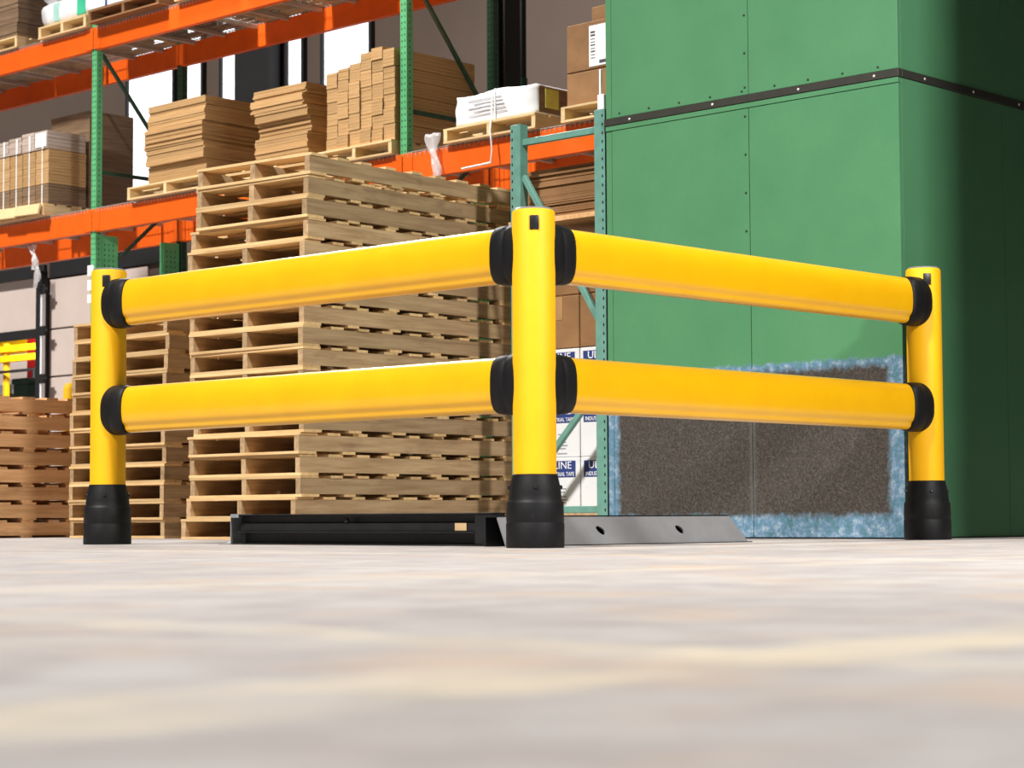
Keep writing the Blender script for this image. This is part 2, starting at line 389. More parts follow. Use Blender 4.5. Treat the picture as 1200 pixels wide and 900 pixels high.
tag(link('tall_cabinet', MB().box(WX-0.25, WX-0.07, 12.1, 12.72, 0, 6.4).mesh('d', None, 0.02, 1), M_BLACK), 'wide tall black cabinet at the back wall between the daylit windows', 'cabinet')
# building column and pipes behind the racking
bc = thing('building_column', 'black steel building column behind the racking bay with pallets of cartons', 'column', (7.4, 7.19, 0))
link('shaft', MB().box(-0.1, 0.1, -0.09, -0.07, 0, 8).box(-0.1, 0.1, 0.07, 0.09, 0, 8).box(-0.01, 0.01, -0.07, 0.07, 0, 8).mesh(), M_BLACK, bc)
link('base_plate', MB().box(-0.18, 0.18, -0.18, 0.18, 0, 0.02).mesh(), M_BLACK, bc)
pp = thing('riser_pipe', 'thin dark vertical pipe right of the black building column', 'pipe', (7.7, 7.26, 0))
link('pipe_body', MB().lathe([(0.035, 0), (0.035, 8)], 16).mesh('p', 40), M_BLACK, pp)
link('coupling', MB().lathe([(0.045, 0), (0.045, 0.12)], 16).mesh('p', 40), M_GREEND, pp, (0, 0, 4.0))

# ------------------------------------------------------------------ safety barrier (one connected thing)
def barrier():
    t = thing('safety_barrier', 'yellow two-rail corner safety barrier with black boots and collars', 'barrier')
    L = 2.865; H = 1.35; r = 0.0865
    me_post = MB().lathe([(r, 0.27), (r, H-0.012), (r-0.003, H-0.004), (r-0.008, H)], 64).mesh('post', 30); me_post.materials.append(M_YEL)
    me_rim = MB().lathe([(r-0.007, 0), (r-0.007, 0.004), (r-0.012, 0.008)], 48).mesh('cap', 30); me_rim.materials.append(M_CAPGREY)
    me_boot = MB().lathe([(0.115, 0), (0.1165, 0.006), (0.1165, 0.095), (0.1145, 0.1), (0.1145, 0.104), (0.1155, 0.108), (0.1135, 0.178), (0.1125, 0.181), (0.1075, 0.1885), (0.1065, 0.191), (0.1050, 0.213), (0.1018, 0.238), (0.0970, 0.262), (0.0922, 0.281), (0.0900, 0.290), (0.0868, 0.2925)], 64).mesh('boot', 35)
    me_boot.materials.append(M_BLK)
    me_plug = MB().box(-0.006, 0.0035, -0.019, 0.019, -0.029, 0.029).mesh('plug', 40, 0.004, 2); me_plug.materials.append(M_BLKP)
    me_rec = MB().prism([(0.006*math.cos(a*math.pi/4), 0.012*math.sin(a*math.pi/4)) for a in range(8)], 'x', 0.0075, 0.0095).mesh('recess'); me_rec.materials.append(M_BLACK)
    me_bolt = MB().lathe([(0.008, 0), (0.008, 0.006), (0.005, 0.009)], 12).mesh('bolt', 30); me_bolt.materials.append(M_STEELBLK)
    for x, y in ((0, 0), (0, L), (L, 0)):
        p = link('post', me_post, None, t, (x, y, 0))
        link('cap', me_rim, None, p, (0, 0, H-0.001))
        a = math.radians(225)
        pl = link('bolt_plug', me_plug, None, p, (r*math.cos(a), r*math.sin(a), 1.291), (0, 0, a))
        b = link('base_boot', me_boot, None, t, (x, y, 0))
        for da in (0, math.pi/2, math.pi, 3*math.pi/2):
            aa = a+da; link('boot_bolt', me_bolt, None, b, (0.1005*math.cos(aa), 0.1005*math.sin(aa), 0.240), (0, math.radians(80), aa))
    # rail profile: (thickness, height); tall, shallow, with a crease below
    half = []
    for i in range(33):
        a = math.pi/2-math.pi*i/32; c, sn = max(0.0, math.cos(a)), math.sin(a)
        hx = 0.0585*c**(2/2.35); hz = math.copysign(abs(sn)**(2/2.35), sn)*0.1135
        pinch = math.exp(-((hz+0.083)/0.013)**2)*0.0075      # shallow groove along the lower edge
        half.append((max(0.0, hx-pinch) if 0 < i < 32 else 0.0, hz))
    prof = half+[(-a, b) for a, b in reversed(half[1:-1])]
    def sup(ht, hh, e, n=44):
        o = []
        for i in range(n):
            a = 2*math.pi*i/n; c, s = math.cos(a), math.sin(a)
            o.append((math.copysign(abs(c)**(2/e), c)*ht, math.copysign(abs(s)**(2/e), s)*hh))
        return o
    me_rail = MB().prism(prof, 'y', 0.12, L-0.12).mesh('rail', 70); me_rail.materials.append(M_YELR)
    mb = MB(); k = 0; rings = [(0.02, 0.0765, 0.1205), (0.075, 0.0775, 0.1225), (0.10, 0.0775, 0.1225), (0.1025, 0.0765, 0.1213), (0.1045, 0.0765, 0.1213), (0.107, 0.0775, 0.1225), (0.145, 0.0755, 0.1213), (0.168, 0.072, 0.119), (0.182, 0.068, 0.1165), (0.187, 0.063, 0.1145)]
    n = 44
    for yy, ht, hh in rings: mb.v += [(a, yy, b) for a, b in sup(ht, hh, 2.7, n)]
    for i in range(len(rings)-1):
        for q in range(n): mb.f.append((i*n+q, i*n+(q+1) % n, (i+1)*n+(q+1) % n, (i+1)*n+q))
    mb.f.append(tuple(range(n))); mb.f.append(tuple((len(rings)-1)*n+q for q in range(n)))
    me_col = mb.mesh('collar', 40); me_col.materials.append(M_BLK)
    for z in (1.180, 0.655):
        link('rail', me_rail, None, t, (0, 0, z)); link('rail', me_rail, None, t, (0, 0, z), (0, 0, -math.pi/2))
        for loc, rz in (((0, 0, z), 0), ((0, L, z), math.pi), ((0, 0, z), -math.pi/2), ((L, 0, z), math.pi/2)):
            c = link('collar', me_col, None, t, loc, (0, 0, rz))
    return t
barrier()

# ------------------------------------------------------------------ floor guards between the posts and the booth
g = thing('floor_channel', 'low black steel floor channel with folded end tab behind the left rail', 'floor guard', (0.24, 0.46, 0))
YL = 1.74
link('web', MB().box(0.06, 0.07, 0, YL, 0.006, 0.136).mesh('w', None, 0.002, 1), M_STEELBLK, g)
link('top_flange', MB().box(-0.004, 0.07, 0, YL, 0.1362, 0.142).mesh('w', None, 0.0015, 1), M_STEELBLK, g)
link('bottom_flange', MB().box(-0.004, 0.07, 0, YL, 0, 0.0058).mesh('w', None, 0.0015, 1), M_STEELBLK, g)
link('inner_rail', MB().box(0.004, 0.0595, 0.12, YL-0.03, 0.054, 0.062).box(0.03, 0.0595, 0.12, YL-0.03, 0.062, 0.1).mesh('w', None, 0.002, 1), M_STEELBLK, g)
link('end_tab', MB().box(-0.004, 0.07, YL+0.0005, YL+0.0055, 0, 0.144).box(-0.004, 0.07, YL+0.006, YL+0.10, 0, 0.006).prism([(-0.004, 0.0065), (0.07, 0.0065), (0.07, 0.04)], 'y', YL+0.006, YL+0.03).mesh('w', None, 0.001, 1), M_BARESTEEL, g)
link('corner_fold', MB().box(-0.006, 0.05, YL-0.09, YL, 0.1425, 0.1445).prism([(-0.0065, 0.127), (-0.0045, 0.127), (-0.0045, 0.142), (-0.0065, 0.142)], 'y', YL-0.06, YL).mesh(), M_BARESTEEL, g)
link('end_block', MB().box(0.0, 0.0595, 0.0, 0.115, 0.0065, 0.1355).mesh('w', None, 0.003, 1), M_STEELBLK, g)
link('sticker', MB().box(0.0280, 0.0296, 0.19, 0.26, 0.066, 0.098).mesh(), M_TAN, g)
link('bolt', MB().lathe([(0.012, 0), (0.012, 0.008), (0.006, 0.01)], 8).mesh(), M_STEELBLK, g, (0.03, 0.95, 0.112), (0, -math.pi/2, 0))
g = thing('floor_curb', 'grey steel floor curb with oval slots behind the right rail', 'floor guard', (0.15, 0.30, 0))
hp = math.hypot(0.05, 0.118); tl = math.atan2(0.05, 0.118)
me = plate_with_holes(1.64, hp, 0.008, [(x, hp*0.5, 0.03, 0.0165, -0.55) for x in (0.62, 1.165)])
# slanted right end: pull the top corner inwards
for v in me.vertices:
    if v.co.x > 1.63: v.co.x -= 0.075*v.co.z/hp
link('face_plate', me, M_STEELGREY, g, (0, 0, 0.004), (-tl, 0, 0))
link('toe_strip', MB().box(0, 1.66, -0.012, 0.004, 0, 0.004).mesh(), M_STEELBLK, g)
link('top_strip', MB().box(0, 1.56, 0.05, 0.13, 0.1225, 0.1285).mesh(), M_STEELBLK, g)
link('back_plate', MB().box(0, 1.56, 0.122, 0.13, 0, 0.122).mesh(), M_STEELBLK, g)

# ------------------------------------------------------------------ green booth
BX, BY, BZ = 2.985, 0.205, 2.385     # near vertical corner, height of the dark joint
def booth():
    t = thing('equipment_booth', 'tall green painted steel booth with a dark scuffed patch at its foot', 'booth', (BX, BY, 0))
    D, Wd, H = 2.45, 1.985, 5.2
    link('core', MB().box(0.03, D-0.03, 0.03, Wd-0.03, 0.01, H-0.02).mesh(), M_DKBAND, t)
    def panel(n, x0, x1, y0, y1, z0, z1, m): return link(n, MB().box(x0, x1, y0, y1, z0, z1).mesh('p', None, 0.0015, 1), m, t)
    zb0, zb1 = BZ-0.012, BZ+0.034
    s = 0.958      # vertical sheet joint on the wide face
    # wide face (looks along -X): lower sheets, upper sheets
    panel('sheet_panel', 0.0, 0.029, 0.0, s-0.002, 0.008, zb0-0.03, M_WORN)
    panel('sheet_panel', 0.0, 0.029, s+0.002, Wd-0.045, 0.008, zb0-0.03, M_WORN)
    panel('edge_trim', 0.002, 0.029, Wd-0.042, Wd, 0.008, zb0-0.03, M_WORN)
    panel('rim_strip', -0.004, 0.029, 0.0, Wd, zb0-0.028, zb0, M_BOOTH)
    panel('sheet_panel', 0.0, 0.029, 0.0, s-0.002, zb1, H, M_BOOTH)
    panel('sheet_panel', 0.0, 0.029, s+0.002, Wd-0.045, zb1, H, M_BOOTH)
    panel('edge_trim', 0.002, 0.029, Wd-0.042, Wd, zb1, H, M_BOOTH)
    # narrow face (looks along -Y)
    for x0, x1 in ((0.0305, 1.03), (1.034, D)):
        panel('sheet_panel', x0, x1, 0.0, 0.029, 0.008, zb0, M_BOOTH)
        panel('sheet_panel', x0, x1, 0.0, 0.029, zb1, H, M_BOOTH)
    panel('side_panel', 0.031, D, Wd-0.029, Wd, 0.008, H, M_BOOTH)
    panel('back_panel', D-0.029, D, 0.03, Wd-0.03, 0.008, H, M_BOOTH)
    panel('roof_panel', 0.0, D, 0.0, Wd, H+0.001, H+0.03, M_BOOTH)
    b = link('joint_channel', MB().box(-0.008, 0.028, -0.008, Wd+0.008, zb0+0.002, zb1-0.002).box(0.028, D, -0.008, 0.028, zb0+0.002, zb1-0.002).mesh('b', None, 0.002, 1), M_DKBAND, t)
    sc = MB().lathe([(0.007, 0), (0.007, 0.003), (0.004, 0.005)], 10).mesh('s', 30); sc.materials.append(M_SCREW)
    ds = MB().lathe([(0.0065, 0), (0.0065, 0.003), (0.004, 0.005)], 8).mesh('s', 30); ds.materials.append(M_DKSCREW)
    for y in (0.14, 0.62, 1.2, 1.8): link('screw', sc, None, b, (-0.0075, y, BZ+0.01), (0, -math.pi/2, 0))
    for x in (0.24, 0.72, 1.2, 1.7): link('screw', sc, None, b, (x, -0.0075, BZ+0.01), (math.pi/2, 0, 0))
    for k in range(9): link('screw', ds, None, t, (0.0005, 0.12+k*0.22, zb1+0.022), (0, -math.pi/2, 0))
    for z in (2.46, 2.65, 2.86, 3.06, 2.30, 2.09, 1.88, 1.67, 1.46): link('screw', ds, None, t, (0.0005, s+0.022, z), (0, -math.pi/2, 0))
    link('base_strip', MB().box(0.005, D, 0.005, Wd, 0, 0.0075).mesh(), M_BLACK, t)
booth()
c = tag(link('strap_clip', MB().box(-0.03, 0.0, -0.05, 0.0, 0, 0.09).box(-0.024, -0.006, -0.02, -0.008, 0.09, 0.24).mesh('c', None, 0.003, 1), M_WHITE), 'small white plastic clip hanging at the booth corner above the teal frame', 'clip')
c.location = (3.03, 2.268, 2.486)

# ------------------------------------------------------------------ freestanding teal frame next to the booth
def holes_mesh(H, cols, pitch=0.0508, r=0.007, start=0.06, face='x'):
    mb = MB(); z = start
    while z < H-0.03:
        for c in cols:
            o = [(r*0.8*math.cos(a*math.pi/3)+c, r*1.5*math.sin(a*math.pi/3)+z) for a in range(6)]
            if face == 'x': mb.prism(o, 'x', -0.0012, 0.0008)
            else: mb.prism(o, 'y', -0.0012, 0.0008)
        z += pitch
    return mb.mesh('holes')
def upright_mesh(H, w=0.076, dp=0.07, th=0.004):
    # channel: front face looks along -X, flanges run back along +X
    return MB().box(0, th, -w/2, w/2, 0, H).box(th, dp, -w/2, -w/2+th, 0, H).box(th, dp, w/2-th, w/2, 0, H).mesh('u', None, 0.0012, 1)
def teal_frame():
    t = thing('upright_frame', 'freestanding teal steel rack frame between the tall pallet stack and the green booth', 'rack frame', (2.99, 0, 0))
    H = 2.485; ya, yb = 2.918, 2.246
    for y in (ya, yb):
        u = link('upright', MB().box(0, 0.004, -0.04, 0.04, 0, H).box(0.004, 0.07, -0.04, -0.036, 0, H).box(0.004, 0.07, 0.036, 0.04, 0, H).box(0.066, 0.07, -0.036, -0.015, 0, H).mesh('u', None, 0.0012, 1), M_TEAL, t, (0, y, 0))
        h = link('punched_holes', holes_mesh(H, (0.024,) if y == ya else (-0.024,)), M_HOLE, u); h['kind'] = 'stuff'
        link('foot_plate', MB().box(-0.03, 0.07, -0.04, 0.06, 0, 0.008).mesh(), M_TEAL, u)
    y0, y1 = yb+0.04, ya-0.04
    for z in (2.375, 0.165):
        link('horizontal_brace', MB().box(0.02, 0.05, y0, y1, z-0.02, z+0.02).mesh('b', None, 0.003, 1), M_TEAL, t)
    for za, zb in ((2.17, 1.26), (0.28, 0.88)):
        if za > zb: a, b = (0.035, y1, za), (0.035, y0, zb)
        else: a, b = (0.035, y1, za), (0.035, y0, zb)
        link('diagonal_brace', MB().bar(a, b, 0.036, 0.03, (1, 0, 0)).mesh('b', None, 0.003, 1), M_TEAL, t)
teal_frame()

# ------------------------------------------------------------------ pallets
def pallet(label, L, Wd, corner, z, rot=0.0, group=None, smat=None, bmat=None, h=0.12, ntop=7, nbot=4, cat='pallet', parts=True):
    # stringers run along local X; corner = position of the (-X,-Y) bottom corner
    c, s = math.cos(rot), math.sin(rot)
    cx = corner[0]+c*L/2-s*Wd/2; cy = corner[1]+s*L/2+c*Wd/2
    t = thing('wooden_pallet', label, cat, (cx, cy, z), rot, group)
    smat = smat or M_STRIN; bmat = bmat or M_BOARD
    bt = 0.0155; sh = h-2*bt-0.001
    for y in (-Wd/2+0.022, 0, Wd/2-0.022): link('stringer', cbox(L-0.004, 0.04, sh, smat), None, t, (0, y, bt+0.0003))
    def boards(n, z0):
        x = -L/2; span = L/n
        for i in range(n):
            w = [0.135, 0.09, 0.1, 0.088, 0.112, 0.092][rnd.randrange(1, 6)] if 0 < i < n-1 else 0.135
            xx = -L/2+w/2+(L-w)*i/(n-1)+(rnd.uniform(-.012, .012) if 0 < i < n-1 else 0)
            lw = Wd+rnd.choice((0, 0, 0.006, -0.008, 0.012))
            link('deck_board', cbox(lw, w, bt, bmat), None, t, (xx, rnd.uniform(-.004, .004), z0), (0, 0, math.pi/2+rnd.uniform(-.006, .006)))
    boards(nbot, 0); boards(ntop, h-bt)
    return t
# tallest stack
n1 = 18; p1 = 0.1222
for k in range(n1):
    f = k/(n1-1); rot = math.radians(0.3+4.2*max(0, f-0.25)/0.75+rnd.uniform(-0.35, 0.35))
    cx = 1.665+rnd.uniform(-0.012, 0.012); cy = 3.375-0.10*f+rnd.uniform(-0.015, 0.015)
    Wd = 1.0 if k < 15 else 0.93
    if k == 0: cy += 0.02; Wd = 1.03
    if k == 1: cy += 0.01
    lab = 'topmost weathered pallet of the tallest stack' if k == n1-1 else 'weathered wooden pallet, %s from the floor in the tallest stack' % ORD[k+1]
    pallet(lab, 1.82, Wd, (cx, cy), k*p1, rot, 'pallets of the tallest stack', h=0.1218, ntop=9, nbot=6)
n2 = 12
for k in range(n2):
    f = k/(n2-1)
    lab = 'topmost pale pallet of the stack behind the left barrier post' if k == n2-1 else 'pale wooden pallet, %s from the floor in the stack behind the left post' % ORD[k+1]
    pallet(lab, 1.2, 1.03, (2.0+rnd.uniform(-.012, .012), 5.075-0.06*f+rnd.uniform(-.014, .014)), k*0.1185, math.radians(rnd.uniform(-.5, .5)), 'pallets of the stack behind the left post', h=0.1181)
n3 = 8
for k in range(n3):
    lab = 'topmost brown pallet of the low stack at the left edge' if k == n3-1 else 'brown wooden pallet, %s from the floor in the low stack at the left edge' % ORD[k+1]
    pallet(lab, 1.3, 1.0, (1.18+rnd.uniform(-.015, .015), 6.6+rnd.uniform(-.012, .012)), k*0.1205, math.radians(rnd.uniform(-.6, .6)), 'pallets of the low stack at the left', h=0.1201, smat=M_STRINB, bmat=M_STRINB)

# ------------------------------------------------------------------ pallet racking
RX0, RX1 = 5.60, 6.60
FR = (15.25, 10.93, 6.63, 2.33)          # frame positions along Y
LV = ((2.862, 3.078), (4.622, 4.838))    # beam bottom and top
def racking():
    t = thing('pallet_rack', 'two-level pallet racking with orange beams and green uprights', 'racking', (RX0, 8.0, 0))
    o = Vector((RX0, 8.0, 0)); H = 6.2
    um = upright_mesh(H); um.materials.append(M_GREEN)
    hm = holes_mesh(H, (-0.018, 0.018)); hm.materials.append(M_HOLE)
    hs = holes_mesh(H, (0.035,), face='y'); hs.materials.append(M_HOLE)
    um2 = upright_mesh(H); um2.materials.append(M_GREEND)
    rm = MB().box(0, 0.19, -0.034, 0.034, 0, 2.84).mesh('r', None, 0.003, 1); rm.materials.append(M_GREEN)
    rh = holes_mesh(2.82, (0.035, 0.085, 0.135), face='y'); rh.materials.append(M_HOLE)
    fp = MB().box(-0.04, 0.13, -0.07, 0.07, 0, 0.01).mesh(); fp.materials.append(M_GREEN)
    for y in FR[1:]:
        for x, m in ((0, um), (RX1-RX0+0.02, um2)):
            u = link('upright', m, None, t, (x, y-8.0, 0))
            q = link('punched_holes', hm, None, u); q['kind'] = 'stuff'
            q = link('punched_holes', hs, None, u, (0, -0.038, 0)); q['kind'] = 'stuff'
            link('foot_plate', fp, None, u)
        for x in (0.074, RX1-RX0-0.19):
            q = link('upright_reinforcement', rm, None, t, (x, y-8.0, 0))
            w = link('punched_holes', rh, None, q, (0, -0.0345, 0)); w['kind'] = 'stuff'
        for za, zb in ((4.60, 3.55), (2.45, 3.25), (0.5, 1.5), (2.45, 1.5)):
            link('diagonal_brace', MB().bar((0.09, y-8.0, za), (0.98, y-8.0, zb), 0.03, 0.035, (0, 1, 0)).mesh('b', None, 0.003, 1), M_GREEND, t)
        for z in (3.45, 1.5, 5.4):
            link('horizontal_brace', MB().box(0.07, 1.02, y-8.0-0.016, y-8.0+0.016, z-0.018, z+0.018).mesh('b', None, 0.003, 1), M_GREEND, t)
    for y1, y0 in zip(FR[:-1], FR[1:]):
        a, b = y0+0.0385-8.0-0.0, y1-0.0385-8.0
        for z0, z1 in LV:
            for x in (-0.012, RX1-RX0+0.01):
                # box beam with a step along its top inner edge
                prof = [(x, z0), (x+0.055, z0), (x+0.055, z1-0.04), (x+0.03, z1-0.04), (x+0.03, z1), (x, z1)] if x < 0.5 else [(x, z0), (x+0.055, z0), (x+0.055, z1), (x, z1)]
                bm_ = link('beam', MB().prism(prof, 'y', a, b).mesh('b', None, 0.003, 1), M_ORANGE, t)
                for yy in (a-0.004, b-0.05):
                    link('end_connector', MB().box(x-0.006, x-0.0005, yy-0.03, yy+0.084, z0+0.01, z1+0.005).mesh('e', None, 0.002, 1), M_ORANGE, bm_)
            wd = MB(); z = z1+0.004; yy = a+0.03
            while yy < b-0.02:
                wd.box(-0.02, 1.06, yy-0.0028, yy+0.0028, z, z+0.0056).box(-0.02, -0.0145, yy-0.0028, yy+0.0028, z-0.03, z)
                yy += 0.0508
            for k in range(10): wd.box(-0.01+k*0.114, -0.004+k*0.114, a+0.02, b-0.02, z+0.006, z+0.0116)
            w = link('wire_deck', wd.mesh('w'), M_GALV, t); w['kind'] = 'stuff'
            for k in range(9):
                yc = a+0.22+k*(b-a-0.44)/8
                link('deck_support', MB().box(0.05, RX1-RX0+0.005, yc-0.02, yc+0.02, z1-0.035, z1+0.0035).mesh('s', None, 0.003, 1), M_GALV, t)
    for k, z in enumerate((2.5, 2.36, 2.24)):
        link('white_sticker', MB().box(-0.004, -0.0015, -0.05, 0.05, 0, 0.10 if k < 2 else 0.08).mesh(), M_PAPER, t, (0, FR[1]-8.0+0.035, z-0.05))
racking()
DECK = LV[0][1]+0.0165; DECK2 = LV[1][1]+0.0165
def rack_pallet(label, y0, y1, x0=5.53, L=1.1, z=DECK, mat=None):
    return pallet(label, L, y1-y0, (x0, y0), z, 0, None, M_NEWB if mat is None else mat, M_NEWB if mat is None else mat, h=0.118)
PT = DECK+0.1185; PT2 = DECK2+0.1185
def sheets(name, label, x0, x1, y0, y1, z0, z1, n, mat, group=None, jit=0.012, tilt=0.0, rz=0.01):
    mb = MB(); h = (z1-z0)/n
    for i in range(n):
        a = rnd.uniform(-jit, jit); b = rnd.uniform(-jit, jit)
        mb.box(x0+a-(x0+x1)/2, x1+a-(x0+x1)/2, y0+b-(y0+y1)/2, y1+b-(y0+y1)/2, i*h, (i+1)*h-h*0.06)
    o = link(name, mb.mesh(), mat, None, ((x0+x1)/2, (y0+y1)/2, z0), (tilt, 0, rnd.uniform(-rz, rz)))
    return tag(o, label, 'cardboard', group)
# stack A and B: flat bundles
rack_pallet('pine pallet under the leftmost flat cardboard stack on the racking', 9.15, 10.30)
def flat_stack(y0, y1, x1, heights, where):
    z = PT+0.002; n = len(heights)
    for i, h in enumerate(heights):
        lab = '%s bundle of flattened cartons %s' % ('topmost' if i == n-1 else 'lowest' if i == 0 else ORD[i+1]+' from the bottom', where)
        off = rnd.uniform(-0.025, 0.025)
        sheets('flattened_cartons', lab, 5.56+rnd.uniform(-.03, .03), x1, y0+off, y1+off, z, z+h-0.004, max(3, round(h/0.022)), M_KRAFT, 'flattened cartons '+where, 0.009)
        z += h
flat_stack(9.17, 10.02, 6.40, (0.16, 0.15, 0.19, 0.14, 0.085), 'in the leftmost stack on the lower beam')
rack_pallet('pine pallet under the second flat cardboard stack on the racking', 7.72, 8.62)
flat_stack(7.78, 8.47, 6.35, (0.10, 0.12, 0.13, 0.09, 0.11, 0.09), 'in the middle stack on the lower beam')
rack_pallet('pine pallet under the gridded stack of carton bundles', 6.70, 7.62)
# stack C: a grid of narrow bundles
NC = 6; cw = (7.54-6.695)/NC
for ci in range(NC):
    z = PT+0.002; yR = 7.54-ci*cw; ri = 0; top = 3.88+0.02*ci+(0.05 if ci in (3, 4) else 0)
    while z < top-0.05:
        h = min(rnd.choice((0.10, 0.115, 0.13, 0.14)), top-z)
        if top-z-h < 0.05: h = top-z
        ri += 1; dx = rnd.uniform(-.008, .008)
        sheets('carton_bundle', '%s column from left, %s bundle up, in the gridded kraft carton stack' % (ORD[ci+1], ORD[ri]),
               5.565+dx, 6.50, yR-cw+0.004, yR-0.004, z, z+h-0.004, max(2, round(h/0.028)), M_KRAFT, 'narrow bundles of the gridded stack', 0.0015, rz=0.001)
        z += h
# white wrapped parcel
rack_pallet('low pine pallet under the white wrapped parcel', 5.10, 6.10)
pb = thing('wrapped_parcel', 'long white wrapped parcel with a yellow sticker on the lower beam', 'parcel', (5.56, 5.12, PT+0.002))
bm = bmesh.new(); bmesh.ops.create_cube(bm, size=1)
bmesh.ops.subdivide_edges(bm, edges=bm.edges, cuts=7, use_grid_fill=True)
for v in bm.verts:
    x, y, z = v.co
    s_ = 1+0.012*math.sin(17*y+5*z)+0.01*math.sin(23*x+11*z)
    v.co = ((x*s_+0.5)*0.42, (y*s_+0.5)*0.86, max(0, (z+0.5)*0.235+0.012*math.sin(9*y+2)*(z > 0.3)))
for f in bm.faces: f.smooth = True
me = bpy.data.meshes.new('parcel'); bm.to_mesh(me); bm.free()
link('wrapping', me, M_WRAP, pb)
link('parcel_end', MB().box(0.02, 0.40, -0.016, -0.012, 0.01, 0.215).mesh(), M_KRAFTD, pb)
link('sticker', MB().box(0.09, 0.24, -0.021, -0.0165, 0.05, 0.20).mesh(), M_STICKER, pb)
for k in range(5):
    link('print_line', MB().box(-0.0075, -0.0055, 0.30+0.05*k*0.3, 0.72-0.06*(k % 2), 0.06+0.03*k, 0.066+0.03*k).mesh(), M_GREYINK, pb)
link('strap', MB().box(-0.012, -0.009, 0.42, 0.432, 0.0, 0.24).box(-0.012, 0.43, 0.42, 0.432, 0.2485, 0.251).mesh(), M_PAPER, pb)
cr = tag(link('clear_wrapped_box', MB().box(5.99, 6.5, 5.14, 5.9, PT+0.002, PT+0.22).mesh('c', None, 0.03, 3), M_KRAFTD), 'film wrapped box behind the white parcel', 'box')
tag(link('hanging_cord', MB().tube([(5.535, 5.56, PT+0.2), (5.525, 5.56, PT+0.03), (5.50, 5.55, DECK+0.03), (5.5, 5.53, DECK-0.12), (5.505, 5.55, DECK-0.22)], 0.007, 6).tube([(5.505, 5.55, DECK-0.22), (5.507, 5.87, DECK-0.23)], 0.008, 6).mesh('c', 60), M_PAPER), 'white cord hanging from the wrapped parcel over the orange beam', 'cord')
def film(label, p, w, h, ph=0.0):
    mb = MB(); nx, nz = 6, 12
    for j in range(nz+1):
        for i in range(nx+1):
            f = j/nz; ww = w*(1-0.55*f+0.12*math.sin(7*f+ph))
            mb.v.append((0.02*math.sin(9*f+i*1.7+ph), (i/nx-0.5)*ww+0.03*math.sin(5*f+ph), -h*f))
    for j in range(nz):
        for i in range(nx): mb.f.append((j*(nx+1)+i, j*(nx+1)+i+1, (j+1)*(nx+1)+i+1, (j+1)*(nx+1)+i))
    me = mb.mesh('film', 80); o = link('torn_film', me, M_FILM, None, p); sm = o.modifiers.new('thickness', 'SOLIDIFY'); sm.thickness = 0.002
    return tag(o, label, 'plastic film')
film('torn clear film hanging over the beam left of the white parcel', (5.53, 6.20, DECK+0.10), 0.14, 0.36, 0.4)
film('torn clear film hanging under the lower beam at the far left', (5.66, 12.02, 2.86), 0.12, 0.26, 1.2)
film('scrap of clear film caught on the door track', (8.74, 16.58, 3.36), 0.16, 0.34, 2.2)
# labelled cartons at the right
rack_pallet('pine pallet under the labelled brown cartons beside the booth', 3.85, 4.84, 5.53)
def carton(name, label, x0, x1, y0, y1, z0, z1, mat=None, tape=True, group=None):
    t = thing(name, label, 'carton', (x0, (y0+y1)/2, z0), 0, group)
    hw = (y1-y0)/2; D = x1-x0; H = z1-z0
    link('carton_body', MB().box(0, D, -hw, hw, 0, H).mesh('c', None, 0.006, 1), mat or M_KRAFTB, t)
    if tape: link('tape', MB().box(-0.002, -0.0005, -0.03, 0.03, H*0.55, H-0.002).box(-0.002, D, -0.03, 0.03, H+0.0005, H+0.002).mesh(), M_TAPE, t)
    return t
c1 = carton('brown_carton', 'lower brown carton of the labelled pair beside the booth', 5.57, 6.45, 3.95, 4.81, PT+0.002, PT+0.25)
c2 = carton('brown_carton', 'middle brown carton with white barcode label beside the booth', 5.57, 6.45, 3.95, 4.81, PT+0.255, PT+0.62)
link('shipping_label', MB().box(-0.003, -0.0005, -0.0, 0.20, 0.02, 0.33).mesh(), M_PAPER, c2)
for k in range(9): link('barcode_bar', MB().box(-0.0042, -0.0031, 0.14, 0.185, 0.08+k*0.024, 0.08+k*0.024+rnd.choice((0.006, 0.01, 0.014))).mesh(), M_INK, c2)
link('print_line', MB().box(-0.0042, -0.0031, 0.02, 0.10, 0.035, 0.06).mesh(), M_INK, c2)
c3 = carton('brown_carton', 'top brown carton of the labelled stack beside the booth', 5.62, 6.45, 3.95, 4.60, PT+0.625, PT+0.74)
# far left loads on the lower level
lp = rack_pallet('pine pallet with loose front boards under the film wrapped cartons', 11.62, 12.75, 5.50)
for yy, ln, ti in ((0.12, 0.34, 0.5), (-0.24, 0.42, 0.65)):
    link('loose_board', MB().box(-0.012, 0.012, -ln/2, ln/2, 0, 0.105).mesh('l', None, 0.002, 1), M_NEWB, lp, (-0.575-0.02, yy-0.1, 0.012), (0.03, ti*0.35, 0))
z = PT+0.002
for j in range(2):
    for i in range(4):
        y1 = 12.52-i*0.225
        h = 0.20 if j == 0 else 0.34
        z0 = z if j == 0 else z+0.202
        o = sheets('strapped_bundle', '%s strapped carton bundle in the %s tier of the film wrapped load' % (['leftmost', 'second', 'third', 'rightmost'][i], ['lower', 'middle'][j]), 5.56, 6.0, y1-0.219, y1-0.003, z0, z0+h-0.003, 7 if j == 0 else 11, M_KRAFT if j else M_KRAFTD, 'strapped bundles of the wrapped load', 0.002, rz=0.001)
        link('white_strap', MB().box(-0.2245, -0.2222, -0.012, 0.004, 0.0, h-0.004).mesh(), M_PAPER, o)
